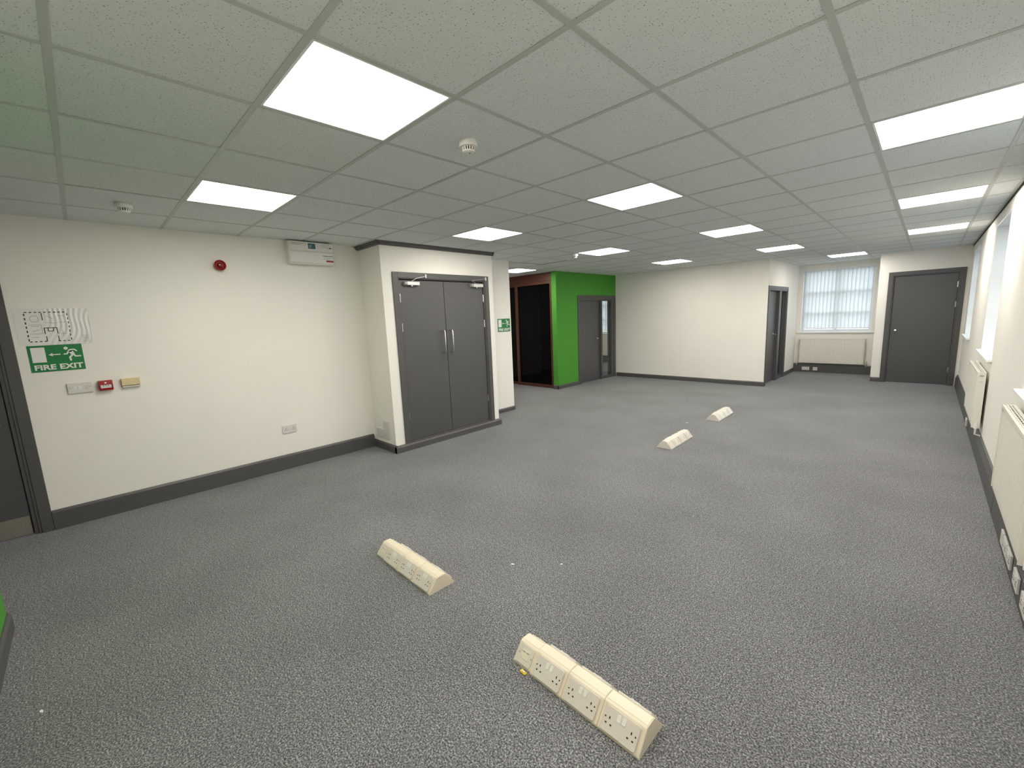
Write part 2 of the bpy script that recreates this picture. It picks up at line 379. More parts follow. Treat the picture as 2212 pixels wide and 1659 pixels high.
for zones in (ZONES, OFFICE):
    for ix in range(-13, 3):
        for iy in range(-6, 19):
            if (ix, iy) in LC: continue
            bs = []
            for (x0, x1, y0, y1) in zones:
                a, b, c, d = max(x0, ix*G), min(x1, ix*G+G), max(y0, iy*G), min(y1, iy*G+G)
                if b-a > 0.02 and d-c > 0.004: bs.append((a, b, c, d))
            if not bs: continue
            ox, oy = ix*G, iy*G
            jx, jy = random.uniform(-0.003, 0.003), random.uniform(-0.003, 0.003)
            if len(bs) == 1 and abs(bs[0][1]-bs[0][0]-G) < 1e-6 and abs(bs[0][3]-bs[0][2]-G) < 1e-6:
                o = bpy.data.objects.new('ceiling_tile', tile_me); COL.objects.link(o); o.parent = ceil
                o.location = (ox+jx, oy+jy, TB+random.uniform(0, 0.0015))
                if random.random() < 0.16 and not any((ix+a, iy+b) in LC for a in (-1, 0, 1) for b in (-1, 0, 1)):            # a tile lying slightly askew on the bars
                    o.location.z = TB+0.0055; o.rotation_euler = (random.uniform(-0.001, 0.008), random.uniform(-0.008, 0.001), 0)
            else:
                q = MB()
                for a, b, c, d in bs: q.box(a-ox, b-ox, c-oy, d-oy, 0, TT-TB)
                q.build('ceiling_tile', m_tile, ceil, loc=(ox, oy, TB))
def spans(zones, ax, val):
    """where a grid line at val runs inside the zones"""
    r = []
    for x0, x1, y0, y1 in zones:
        lo, hi, a, b = (x0, x1, y0, y1) if ax == 'x' else (y0, y1, x0, x1)
        if lo+0.005 < val < hi-0.005: r.append([a, b])
    r.sort(); out = []
    for a, b in r:
        if out and a <= out[-1][1]+1e-4: out[-1][1] = max(b, out[-1][1])
        else: out.append([a, b])
    return out
for zones in (ZONES, OFFICE):
    for ix in range(-13, 3):
        for a, b in spans(zones, 'x', ix*G):
            MB().box(ix*G-0.012, ix*G+0.012, a, b, H-0.0005, H+0.0014).build('ceiling_bar', m_tbar, ceil)
    for iy in range(-6, 19):
        for a, b in spans(zones, 'y', iy*G):
            MB().box(a, b, iy*G-0.012, iy*G+0.012, H-0.0004, H+0.00145).build('ceiling_bar', m_tbar, ceil)
fr = MB(); e0, e1 = 0.013, G-0.013; w = 0.010
for q in ((e0, e1, e0, e0+w), (e0, e1, e1-w, e1), (e0, e0+w, e0+w, e1-w), (e1-w, e1, e0+w, e1-w)): fr.box(*q, 0.0, 0.012)
fr_me = fr.mesh('frame', m_whitegloss)
di_me = MB().box(e0+w, e1-w, e0+w, e1-w, 0.003, 0.010).mesh('diffuser', m_panel)
ho_me = MB().box(e0, e1, e0, e1, 0.0125, 0.04).mesh('added_back_cover', m_whitegloss)  # unseen back cover, added to stop panel light leaking into the void
for ix, iy, lab in LIGHTS:
    t = thing('ceiling_light', lab, 'ceiling light', (ix*G, iy*G, H), group='square LED panels in the ceiling grid')
    for nm, me in (('frame', fr_me), ('diffuser', di_me), ('added_back_cover', ho_me)):
        o = bpy.data.objects.new(nm, me); COL.objects.link(o); o.parent = t

# trims: dark cornice on the cupboard block, black strip painted as the shadow gap above the window wall, grey edge angle
def trim(name, bxs, m, label, cat='trim'):
    q = MB()
    for b in bxs: q.box(*b)
    return tag(q.build(name, m), label, cat, kind='structure')
cz = H-0.046
q = MB()
q.prism([(XB, cz), (XB+0.012, cz), (XB+0.03, cz+0.014), (XB+0.03, cz+0.024), (XB+0.042, cz+0.034), (XB+0.042, H-0.001), (XB, H-0.001)], YB0-0.045, YB1+0.02, 'y')
q.prism([(YB0, cz), (YB0, H-0.001), (YB0-0.042, H-0.001), (YB0-0.042, cz+0.034), (YB0-0.03, cz+0.024), (YB0-0.03, cz+0.014), (YB0-0.012, cz)], XL, XB+0.03, 'x')
tag(q.build('trim_1', m_grey), 'dark grey cornice moulding along the top of the cupboard block', 'cornice', kind='structure')
trim('trim_2', [(XR-0.006, XR, YR+0.02, YE, H-0.022, H-0.001)], m_gapshade, 'black strip standing in for the shadow gap between ceiling and window wall')
trim('trim_3', [(XR-0.026, XR-0.006, YR+0.02, YE, H-0.002, H+0.001)], m_tbar, 'grey edge angle of the ceiling along the window wall')

# ------------------------------------------------------------------ baseboards
def board(name, segs, label, m=m_grey):
    """segs: (face, a, b, wall coordinate, height, thickness)"""
    q = MB()
    for face, a, b, w, h, t in segs:
        c = min(0.012, t*0.6)
        prof = [(0, 0), (-t, 0), (-t, h-0.018), (-t+c, h), (0, h)]      # (into wall y, z)
        if face == '+X': q.prism([(w-p[0], p[1]) for p in prof], a, b, 'y')
        if face == '-X': q.prism([(w+p[0], p[1]) for p in prof], a, b, 'y')
        if face == '-Y': q.prism([(w+p[0], p[1]) for p in prof], a, b, 'x')
        if face == '+Y': q.prism([(w-p[0], p[1]) for p in prof], a, b, 'x')
    return tag(q.build(name, m), label, 'skirting board', kind='structure')
board('baseboard_left', [('+X', -1.615, YB0-0.02, XL, 0.165, 0.022)], 'tall dark grey skirting board along the left wall')
board('baseboard_cupboard', [('-Y', XL, XB+0.04, YB0, 0.095, 0.02), ('+X', YB0-0.02, YB1+0.012, XB, 0.085, 0.045)], 'dark grey plinth running below the double doors')
board('baseboard_passage', [('+X', YB1, YP+0.012, XP, 0.068, 0.016), ('+Y', -7.0, XP+0.014, YP, 0.068, 0.014)], 'low dark grey skirting below the small fire exit sign')
board('baseboard_green', [('-Y', XG-0.125, XG+0.012, YG, 0.085, 0.012), ('+X', YG-0.012, 6.65, XG, 0.085, 0.012)], 'grey skirting around the corner of the green wall')
board('baseboard_far', [('-Y', XG+0.03, XA+0.012, YF, 0.092, 0.016)], 'dark grey skirting along the blank far wall')
board('baseboard_alcove', [('+X', 9.90, YW, XA, 0.09, 0.016)], 'dark grey skirting beside the alcove door')
board('baseboard_window', [('-Y', XA, XE, YW, 0.20, 0.05)], 'tall dark grey skirting box under the alcove radiator')
board('baseboard_end', [('-Y', XE, 0.30, YE, 0.09, 0.016)], 'short dark grey skirting left of the end door')
q = MB()
for a, b in ((YR+0.02, 3.27), (3.285, 5.98), (5.995, YE)):
    q.prism([(XR, 0), (XR, 0.215), (XR-0.012, 0.205), (XR-0.030, 0.150), (XR-0.032, 0)], a, b, 'y')
q.prism([(XR-0.004, 0.0), (XR-0.004, 0.21), (XR-0.02, 0.15), (XR-0.022, 0)], 3.26, 3.29, 'y')
tag(q.build('baseboard_right', m_grey), 'tall two-step dark grey skirting along the window wall', 'skirting board', kind='structure')
board('baseboard_rear', [('+Y', XC-0.014, XR, YR, 0.10, 0.016)], 'grey skirting at the foot of the green wall at the lower left')
board('baseboard_office', [('-Y', -7.6, XG-0.14, YW, 0.20, 0.03)], 'dark grey skirting inside the small office')

# ------------------------------------------------------------------ doors (local wall frames)
def handle_lever(parent, x, z, y, d=1):
    """lever on a round rose; d = way the lever points"""
    h = MB()
    h.lathe([(0.026, 0), (0.026, -0.008), (0.022, -0.010)], (x, y, z), 'y', 18)
    h.tube([(x, y-0.008, z), (x, y-0.045, z), (x+d*0.012, y-0.052, z), (x+d*0.115, y-0.052, z)], 0.0095, 10)
    return h.build('handle', m_chrome, parent)
def hinge(parent, x, z, y=-0.004):
    h = MB(); h.lathe([(0.006, -0.05), (0.006, 0.05)], (x, y-0.003, z), 'z', 10); h.box(x-0.010, x+0.010, y-0.002, y+0.004, z-0.05, z+0.05)
    return h.build('hinge', m_chrome, parent)
def frame_mesh(x0, x1, top, arch, jamb, inset, depth, z0=0.0):
    """architrave (proud of the wall), jamb and head lining; x0..x1 outer edges"""
    q = MB(); P = 0.016
    q.box(x0, x0+arch, -P, 0.0, z0, top); q.box(x1-arch, x1, -P, 0.0, z0, top); q.box(x0+arch, x1-arch, -P, 0.0, top-arch, top)
    a, b = x0+arch-0.010, x1-arch+0.010
    q.box(a, a+jamb, 0.0, depth, z0, top-arch+0.010); q.box(b-jamb, b, 0.0, depth, z0, top-arch+0.010); q.box(a+jamb, b-jamb, 0.0, depth, top-arch+0.010-jamb, top-arch+0.010)
    q.box(a+0.004, a+jamb*0.55, -0.008, 0.0, z0, top-arch); q.box(b-jamb*0.55, b-0.004, -0.008, 0.0, z0, top-arch); q.box(a+jamb*0.55, b-jamb*0.55, -0.008, 0.0, top-arch-0.012, top-arch)
    # stop behind the leaf
    s = inset+0.045
    q.box(a+jamb, a+jamb+0.012, s, s+0.015, z0, top-arch+0.010-jamb); q.box(b-jamb-0.012, b-jamb, s, s+0.015, z0, top-arch+0.010-jamb); q.box(a+jamb+0.012, b-jamb-0.012, s, s+0.015, top-arch-0.002-jamb, top-arch+0.010-jamb)
    return q

# door_1: left door, mostly out of frame
d = thing('door_1', 'grey door with steel kick plate cut off at the left edge', 'door', (XL, 0, 0), RZ['+X'], kind='structure')
frame_mesh(-2.72, -1.617, 2.145, 0.068, 0.052, 0.012, 0.12).build('architrave', m_grey, d, 0.002)
leaf = MB().box(-2.607, -1.733, 0.012, 0.052, 0.008, 2.032).build('leaf', m_door, d, 0.002)
MB().box(-2.59, -1.738, 0.009, 0.012, 0.012, 0.165).build('kick_plate', m_brushed, leaf)
handle_lever(leaf, -1.80, 0.985, 0.012, -1)
kh = MB(); kh.lathe([(0.024, 0), (0.024, -0.006)], (-1.80, 0.012, 0.92), 'y', 18); kh.box(-1.803, -1.797, 0.0, 0.006, 0.905, 0.93); kh.build('keyhole_plate', m_chrome, leaf)

# door_2: cupboard double doors
d = thing('door_2', 'dark grey double cupboard doors with twin bar handles and closers', 'door', (XB, 0, 0), RZ['+X'], kind='structure')
q = MB(); P = 0.016; zb = 0.086
for b in ((1.40, 1.468, -P, 0, zb-0.02, 2.175), (2.857, 2.925, -P, 0, zb-0.02, 2.175), (1.468, 2.857, -P, 0, 2.107, 2.175),
          (1.461, 1.490, 0, 0.09, zb, 2.128), (2.835, 2.864, 0, 0.09, zb, 2.128), (1.490, 2.835, 0, 0.09, 2.094, 2.128),
          (1.464, 1.478, -0.008, 0, zb, 2.11), (2.847, 2.861, -0.008, 0, zb, 2.11), (1.478, 2.847, -0.008, 0, 2.099, 2.11),
          (1.490, 1.505, 0.062, 0.08, zb, 2.094), (2.820, 2.835, 0.062, 0.08, zb, 2.094), (1.490, 2.835, 0.062, 0.08, 2.08, 2.094), (1.461, 2.864, -0.001, 0.09, 0.084, 0.096)): q.box(*b)
q.build('architrave', m_grey, d, 0.002)
MID = 2.152
for k, (a, b, hx, cx0, hg) in enumerate(((1.494, MID-0.003, MID-0.075, 1.555, 1.492), (MID+0.003, 2.831, MID+0.052, 2.60, 2.833))):
    lf = MB().box(a, b, 0.016, 0.058, 0.098, 2.083).build('leaf', m_door, d, 0.002)
    z0, z1 = 1.155, 1.465
    MB().tube([(hx, 0.016, z1-0.01), (hx, -0.034, z1-0.01), (hx, -0.046, z1-0.014), (hx, -0.052, z1-0.026), (hx, -0.052, z0+0.026), (hx, -0.046, z0+0.014), (hx, -0.034, z0+0.01), (hx, 0.016, z0+0.01)], 0.0095, 12).build('pull_handle', m_chrome, lf)
    for z in (1.87, 1.52, 0.43): hinge(lf, hg, z, 0.012)
    c = MB().box(cx0+0.03, cx0+0.205, -0.034, 0.016, 2.022, 2.066).build('door_closer', m_silver, lf, 0.003)
    MB().lathe([(0.022, -0.003), (0.022, 0.033), (0.018, 0.034)], (cx0+0.0, -0.010, 2.044), 'x', 18).build('end_cap', m_radgrey, c)
    MB().lathe([(0.012, 0), (0.012, -0.012), (0.006, -0.016)], (cx0+0.10, -0.012, 2.022), 'z', 14).build('spindle', m_chrome, c)
    if k == 0: arm = [(cx0+0.10, -0.012, 2.07), (cx0+0.165, -0.03, 2.105), (cx0+0.30, -0.030, 2.132)]
    else: arm = [(cx0+0.09, -0.012, 2.07), (cx0+0.00, -0.03, 2.105), (cx0+0.26, -0.030, 2.135)]
    MB().tube(arm, 0.005, 8).build('closer_arm', m_silver, c)
    ex = arm[-1][0]; MB().box(ex-0.008, ex+0.010, -0.034, -P, 2.115, 2.158).build('arm_bracket', m_whitegloss, c, 0.002)

# door sets with glass side panel
def door_set(name, label, origin, x0, x1, lf0, lf1, g0, g1, top, lt, gz, hz, rec, gd, hb):
    d = thing(name, label, 'door', origin, RZ['+X'], kind='structure')
    q = MB(); P = 0.016; D = 0.125
    q.box(x0, x0+0.06, -P, 0, 0, top); q.box(x1-0.06, x1, -P, 0, 0, top); q.box(x0+0.06, x1-0.06, -P, 0, top-0.06, top)
    q.box(x0+0.05, lf0-0.003, 0, D, 0, top-0.05); q.box(g1, x1-0.05, 0, D, 0, top-0.05)
    q.box(lf0-0.003, g1, 0, D, lt+0.003, top-0.05)
    q.box(lf1+0.003, g0, -0.004, D, 0, lt+0.003)
    q.box(g0, g1, 0.004, D, 0, gz)
    q.box(x0+0.06, x0+0.085, -0.010, 0, 0, top-0.06); q.box(x1-0.085, x1-0.06, -0.010, 0, 0, top-0.06); q.box(x0+0.085, x1-0.085, -0.010, 0, top-0.085, top-0.06)
    y = gd
    for b in ((g0, g0+0.012, gz, lt), (g1-0.012, g1, gz, lt), (g0+0.012, g1-0.012, gz, gz+0.012), (g0+0.012, g1-0.012, lt-0.012, lt+0.003)):
        q.box(b[0], b[1], y-0.018, y-0.004, b[2], b[3])
    q.box(lf0-0.003, lf0+0.012, 0.10, 0.115, 0, lt+0.003); q.box(lf1-0.012, lf1+0.003, 0.10, 0.115, 0, lt+0.003)
    q.build('architrave', m_grey, d, 0.002)
    lf = MB().box(lf0, lf1, rec, rec+0.042, 0.008, lt).build('leaf', m_door, d, 0.002)
    handle_lever(lf, lf1-hb, hz, rec, -1)
    MB().box(g0+0.002, g1-0.002, y, y+0.006, gz+0.002, lt-0.002).build('pane', m_glass, d)
    return d
door_set('door_3', 'grey door with narrow glass side panel in the green wall', (XG, 0, 0), 6.648, 8.255, 6.765, 7.60, 7.665, 8.085, 2.02, 1.905, 0.055, 1.01, 0.045, 0.035, 0.09)
door_set('door_4', 'grey door with narrow glass side panel in the alcove wall', (XA, 0, 0), 8.285, 9.885, 8.40, 9.19, 9.36, 9.80, 2.0, 1.905, 0.055, 1.01, 0.058, 0.078, 0.13)

# door_5: end wall
d = thing('door_5', 'single grey flush door in the end wall beside the windows', 'door', (0, YE, 0), RZ['-Y'], kind='structure')
frame_mesh(0.300, 1.338, 2.145, 0.068, 0.030, 0.014, 0.115).build('architrave', m_grey, d, 0.002)
lf = MB().box(0.391, 1.247, 0.014, 0.056, 0.008, 2.054).build('leaf', m_door, d, 0.002)
k = MB(); k.lathe([(0.024, 0), (0.024, -0.008), (0.011, -0.010), (0.011, -0.035), (0.024, -0.042), (0.027, -0.055), (0.020, -0.066), (0.008, -0.070)], (0.465, 0.014, 1.03), 'y', 18)
k.build('knob', m_chrome, lf)
for z in (1.85, 1.495, 0.29): hinge(lf, 1.249, z, 0.010)

# ------------------------------------------------------------------ windows
def window(name, label, origin, face, w, z0, z1, depth, sill_over, sill_ext):
    """opening 0..w; frame set back in the reveal"""
    d = thing(name, label, 'window', origin, RZ[face], kind='structure')
    q = MB(); y = depth; f = 0.055
    q.box(0, f, y, y+0.06, z0, z1); q.box(w-f, w, y, y+0.06, z0, z1); q.box(f, w-f, y, y+0.06, z0, z0+f); q.box(f, w-f, y, y+0.06, z1-f, z1)
    q.box(w/2-0.03, w/2+0.03, y, y+0.06, z0+f, z1-f)
    hs = [z0+(z1-z0)*t for t in (0.30, 0.63)]
    for h in hs: q.box(f, w-f, y+0.005, y+0.055, h-0.025, h+0.025)
    q.build('window_frame', m_upvc, d, 0.003)
    zz = [z0+f] + [v for h in hs for v in (h-0.025, h+0.025)] + [z1-f]
    for a, b in ((f, w/2-0.03), (w/2+0.03, w-f)):
        for i in (0, 2, 4): MB().box(a+0.001, b-0.001, y+0.026, y+0.032, zz[i]+0.001, zz[i+1]-0.001).build('pane', m_glass, d)
    s = MB(); s.box(0.001, w-0.001, 0, y, z0-0.026, z0); s.box(-sill_ext, w+sill_ext, -sill_over, 0, z0-0.026, z0)
    s.build('window_sill', m_whitegloss, d, 0.003)
    l = MB(); l.box(0, 0.006, 0.0, y, z0, z1); l.box(w-0.006, w, 0.0, y, z0, z1); l.box(0.006, w-0.006, 0.0, y, z1-0.006, z1)
    l.build('reveal_lining', m_whitegloss, d)
    return d
labs = ['farthest tall window on the right wall, next to the end door', 'tall middle window on the right wall above a radiator', 'nearest window on the right wall, mostly cut off by the picture edge']
for i, ((a, b), lb) in enumerate(zip(WINR, labs)):
    window('window_%d' % (i+1), lb, (XR, b, 0), '-X', b-a, WZ[0], WZ[1], 0.20, 0.042, 0.05)
window('window_4', 'square alcove window behind a white vertical blind', (WIN4[0], YW, 0), '-Y', WIN4[1]-WIN4[0], WIN4[2], WIN4[3], 0.13, 0.035, 0.06)
window('window_5', 'window of the small office seen through the glass side panel', (WIN5[0], YW, 0), '-Y', WIN5[1]-WIN5[0], WIN5[2], WIN5[3], 0.13, 0.035, 0.06)

def blind(label, origin, w, z0, z1, n):
    d = thing('vertical_blind', label, 'blind', origin, 0.0)
    MB().box(0.01, w-0.01, -0.02, 0.025, z1-0.035, z1-0.003).build('headrail', m_whitegloss, d, 0.003)
    pw = (w-0.11)/n
    me = None
    for k in range(n):
        if me is None:
            a = math.radians(22); hw = 0.0445; s = MB()
            prof = []
            for i in range(7):
                u = -1+2*i/6; prof.append((u*hw, 0.005*(1-u*u)))
            pts = [(p[0]*math.cos(a)-p[1]*math.sin(a), p[0]*math.sin(a)+p[1]*math.cos(a)) for p in prof]
            z_a, z_b = 0.0, z1-z0-0.075
            vs = [(p[0], p[1], z) for z in (z_a, z_b) for p in pts] + [(p[0]-0.0006*math.sin(a), p[1]+0.0006, z) for z in (z_a, z_b) for p in pts]
            fs = [[i, i+1, 8+i, 7+i] for i in range(6)]
            s.add([(p[0], p[1], z) for z in (z_a, z_b) for p in pts], fs, True)
            me = s.mesh('slat', m_blind)
            wb = MB(); ca, sa = math.cos(a), math.sin(a)
            wb.box(-0.043, 0.043, -0.0015, 0.0015, 0.0, 0.022).xf(lambda p: Vector((p.x*ca-p.y*sa, p.x*sa+p.y*ca, p.z)))
            wme = wb.mesh('weight', m_upvc)
        o = bpy.data.objects.new('slat', me); COL.objects.link(o); o.parent = d; o.location = (0.055+pw*(k+0.5), 0.012, z0+0.035)
        o2 = bpy.data.objects.new('weight', wme); COL.objects.link(o2); o2.parent = o; o2.location = (0, 0.003, 0)
    c = MB()
    c.tube([(0.03, 0.016, z0+0.036), (w-0.03, 0.016, z0+0.036)], 0.0015, 6)
    c.build('bottom_chain', m_white, d)
    return d
blind('white vertical blind with closed slats covering the alcove window', (WIN4[0], YW+0.035, 0), WIN4[1]-WIN4[0], WIN4[2]+0.035, WIN4[3], 17)
blind('white vertical blind seen through the glass panel beside the green wall door', (WIN5[0], YW+0.035, 0), WIN5[1]-WIN5[0], WIN5[2]+0.035, WIN5[3], 17)

# ------------------------------------------------------------------ radiators (local wall frame, y=0 is the wall)
def radiator(label, origin, face, L, z0, z1, yb, yf, grille=True, flutes=True, valve=1):
    """front face at -yf, back at -yb"""
    d = thing('radiator', label, 'radiator', origin, RZ[face], group=None)
    p = MB(); p.box(0.012, L-0.012, -yf+0.006, -yf+0.018, z0+0.005, z1-0.004)
    n = int(L/0.045); pw = (L-0.05)/n
    for k in range(n):
        x = 0.025+pw*(k+0.5); a, b = pw*0.33, pw*0.2; y0, y1 = -yf+0.006, -yf+0.002
        za, zb = z0+0.03, z1-0.035
        vs = [(x-a, y0, za), (x+a, y0, za), (x+a, y0, zb), (x-a, y0, zb), (x-b, y1, za+0.015), (x+b, y1, za+0.015), (x+b, y1, zb-0.015), (x-b, y1, zb-0.015)]
        p.add(vs, [(4, 5, 6, 7), (0, 1, 5, 4), (1, 2, 6, 5), (2, 3, 7, 6), (3, 0, 4, 7)])
    p.build('front_panel', m_rad, d)
    MB().box(0.012, L-0.012, -yb-0.012, -yb, z0+0.005, z1-0.004).build('back_panel', m_rad, d)
    cv = MB()
    nn = int(L/0.03)
    for k in range(nn):
        x = 0.03+(L-0.06)*k/(nn-1); cv.box(x-0.001, x+0.001, -yf+0.018, -yb-0.012, z0+0.03, z1-0.02)
    cv.build('convector_fins', m_fin, d)
    if grille:
        g = MB(); g.box(0.004, L-0.004, -yf-0.001, -yf+0.009, z1-0.022, z1); g.box(0.004, L-0.004, -yb-0.010, -yb+0.001, z1-0.022, z1)
        nb = 3
        for k in range(1, nb):
            y = -yf+0.009+(yf-yb-0.019)*k/nb; g.box(0.004, L-0.004, y-0.0025, y+0.0025, z1-0.006, z1-0.001)
        m2 = int(L/0.05)
        for k in range(m2+1):
            x = 0.006+(L-0.012)*k/m2; g.box(x-0.003, x+0.003, -yf+0.009, -yb-0.010, z1-0.005, z1-0.002)
        g.build('top_grille', m_rad, d)
    for x0, x1 in ((0.0, 0.004), (L-0.004, L)):
        s = MB().box(x0, x1, -yf-0.001, -yb+0.001, z0+0.01, z1).build('side_panel', m_rad, d)
        ym = -(yf+yb)/2
        lo = MB(); xo = x0-0.0008 if x0 < 0.1 else x1+0.0008
        lo.lathe([(0.016, 0), (0.016, 0.0006)], (xo-0.0003, ym, z1-0.035), 'x', 16, False, (1.0, 0.55))
        lo.build('vent_hole', m_radgrey, s)
        MB().box(xo-0.0003, xo+0.0003, ym-0.014, ym+0.014, z1-0.098, z1-0.095).build('vent_slot', m_radgrey, s)
    for x, sg in ((0.0, -1), (L, 1)):
        ym = -(yf+yb)/2
        v = MB(); v.tube([(x-sg*0.02, ym, z0+0.035), (x+sg*0.035, ym, z0+0.035)], 0.008, 10)
        v.lathe([(0.016, -0.025), (0.016, 0.015), (0.011, 0.03), (0.011, 0.045)], (x+sg*0.035, ym, z0+0.035), 'z', 14)
        v.tube([(x+sg*0.035, ym, z0+0.01), (x+sg*0.035, ym, z0-0.05), (x+sg*0.035, -0.012, z0-0.06)], 0.0075, 8)
        v.build('valve', m_white if sg == valve else m_silver, d)
    for x in (L*0.2, L*0.8):
        for za, zb in ((z0+0.1, z0+0.13), (z1-0.15, z1-0.12)): MB().box(x-0.015, x+0.015, -yb, 0.0, za, zb).build('bracket', m_radgrey, d)
    return d
radiator('low cream panel radiator on the right wall under the middle window', (XR, 6.17, 0), '-X', 1.23, 0.28, 0.853, 0.022, 0.080)
radiator('cream panel radiator in the right foreground below the nearest window', (XR, 2.96, 0), '-X', 1.23, 0.30, 0.880, 0.022, 0.080)
radiator('wide ribbed cream radiator under the alcove window', (-1.268, YW, 0), '-Y', 1.235, 0.225, 0.805, 0.03, 0.10, valve=-1)
radiator('cream radiator seen through the glass panel beside the green wall door', (-7.3, YW, 0), '-Y', 1.235, 0.225, 0.805, 0.03, 0.10)

# ------------------------------------------------------------------ brown glazed screen
d = thing('glazed_screen', 'dark brown framed screen with dark glass coloured opaque black for the unlit room behind, left of the green wall', 'screen', (0, 5.95, 0), 0.0)
x0, x1 = -7.0, -4.867
MB().box(x0, x1, -0.03, 0.09, 2.335, H-0.002).build('fascia', m_brown, d, 0.004)
MB().box(x0, x1, -0.045, 0.08, 2.275, 2.335).build('head_rail', m_brown, d, 0.004)
MB().box(x1-0.07, x1, -0.04, 0.08, 0.0, 2.275).build('post', m_brown, d, 0.003)
MB().box(-5.975, -5.905, -0.035, 0.08, 0.0, 2.275).build('post', m_brown, d, 0.003)
MB().box(x0, x0+0.07, -0.04, 0.08, 0.0, 2.275).build('post', m_brown, d, 0.003)
MB().box(-5.905, x1-0.07, -0.03, 0.06, 0.004, 0.07).build('bottom_rail', m_brown, d, 0.003)
MB().box(x0+0.07, -5.975, 0.015, 0.075, 0.004, 0.06).build('bottom_rail', m_brown, d, 0.003)
MB().box(-5.905, x1-0.07, 0.0, 0.012, 0.07, 2.275).build('pane', m_darkglass, d)
MB().box(x0+0.07, -5.975, 0.03, 0.042, 0.06, 2.275).build('pane', m_darkglass, d)

# ------------------------------------------------------------------ small fittings on the walls
def on_wall(name, label, cat, face, pos, group=None):
    return thing(name, label, cat, pos, RZ[face], group)
CN = [0]
def capsule_poly(q, pts, w, y0, y1):
    """thick polyline in the xz plane as a union of quads and discs"""
    for i, p in enumerate(pts):
        CN[0] += 1; q.lathe([(w/2, y0-0.00004*CN[0]), (w/2, y1)], (p[0], 0, p[1]), 'y', 12, False)
    for a, b in zip(pts[:-1], pts[1:]):
        CN[0] += 1; y0 -= 0.00004
        dx, dz = b[0]-a[0], b[1]-a[1]; L = math.hypot(dx, dz); nx, nz = -dz/L*w/2, dx/L*w/2
        q.prism([(a[0]+nx, a[1]+nz), (b[0]+nx, b[1]+nz), (b[0]-nx, b[1]-nz), (a[0]-nx, a[1]-nz)], y0, y1, 'y')
def exit_sign(label, pos, w, h):
    d = on_wall('fire_exit_sign', label, 'sign', '+X', pos)
    MB().box(0, w, -0.003, 0, 0, h).build('panel', m_signgreen, d)
    Y = -0.003
    U = lambda u, v: (u*w, (1-v)*h)
    q = MB(); a, b = U(0.055, 0.635), U(0.305, 0.075); q.box(a[0], b[0], Y-0.0006, Y, a[1], b[1]); q.build('door_pictogram', m_signwhite, d)
    q = MB(); c = h*(1-0.365); t = 0.018*h
    q.box(0.41*w, 0.575*w, Y-0.0006, Y, c-t, c+t)
    q.prism([(0.355*w, c), (0.435*w, c+0.065*h), (0.425*w, c), (0.435*w, c-0.065*h)], Y-0.0006, Y, 'y'); q.build('arrow_pictogram', m_signwhite, d)
    def Z(px, py):                       # points read off the sign, 0..1 across and down
        v = (py-930)/262.0; u = (px-270-52*v)/556.0
        v = (py-(940-22*u))/(272-22*u); u = (px-270-52*v)/556.0
        return U(u, v)
    q = MB(); s = w/556.0; CN[0] = 0
    hd = Z(662, 962); q.lathe([(22*s, Y-0.0006), (22*s, Y)], (hd[0], 0, hd[1]), 'y', 18, False)
    capsule_poly(q, [Z(708, 986), Z(738, 1018)], 42*s, Y-0.0006, Y)
    capsule_poly(q, [Z(694, 984), Z(676, 1018), Z(648, 1020)], 17*s, Y-0.0006, Y)
    capsule_poly(q, [Z(716, 974), Z(752, 974), Z(776, 988)], 16*s, Y-0.0006, Y)
    capsule_poly(q, [Z(744, 1020), Z(766, 1040), Z(818, 1037)], 19*s, Y-0.0006, Y)
    capsule_poly(q, [Z(732, 1028), Z(708, 1052), Z(718, 1080)], 22*s, Y-0.0006, Y)
    q.build('running_figure_pictogram', m_signwhite, d)
    text('FIRE EXIT', 0.065*w, 0.07*h, 0.90*w, 0.20*h, Y, m_signwhite, d, bold=0.032)
    return d
exit_sign('green FIRE EXIT sign on the left wall below the floor plan sheet', (XL, -1.557, 1.305), 0.305, 0.212)
exit_sign('small-looking green FIRE EXIT sign on the white wall end beyond the cupboard', (XP, 3.570, 1.358), 0.286, 0.215)

# floor plan sheet
d = on_wall('floor_plan_sheet', 'crinkled laminated floor plan taped above the fire exit sign', 'poster', '+X', (XL, -1.590, 1.520))
w, h = 0.412, 0.288
def ripple(u, v):
    k = max(0.0, min(1.0, (u-0.30)/0.25)); ph = 2*PI*(u*13 - 2.2*v + 0.6*math.sin(5*v+4*u))
    return 0.0045*k*(0.5+0.5*math.sin(ph)) + 0.0008
NX, NZ = 96, 24
vs = []; fs = []
for j in range(NZ+1):
    for i in range(NX+1):
        u, v = i/NX, j/NZ; vs.append((u*w, -ripple(u, v)-0.0006, v*h))
for j in range(NZ):
    for i in range(NX):
        a = j*(NX+1)+i; fs.append((a, a+1, a+NX+2, a+NX+1))
o = len(vs); vs += [(0, 0, 0), (w, 0, 0), (w, 0, h), (0, 0, h)]; fs.append((o, o+3, o+2, o+1))
MB().add(vs, fs, True).build('sheet', m_paper, d)
def plan_strip(q, u0, v0, u1, v1, t):
    """ink line on the sheet following its ripples"""
    n = max(1, int(max(abs(u1-u0)*w, abs(v1-v0)*h)/0.004)); dx, dz = (u1-u0)*w, (v1-v0)*h; L = math.hypot(dx, dz)
    nx, nz = -dz/L*t/2, dx/L*t/2
    pv = []; pf = []
    for i in range(n+1):
        k = i/n; u, v = u0+(u1-u0)*k, v0+(v1-v0)*k; y = -ripple(u, v)-0.0013
        pv += [(u*w+nx, y, v*h+nz), (u*w-nx, y, v*h-nz)]
    for i in range(n): pf.append((2*i, 2*i+1, 2*i+3, 2*i+2))
    q.add(pv, pf)
q = MB(); A, B, Cc, D_ = 0.135, 0.70, 0.10, 0.90
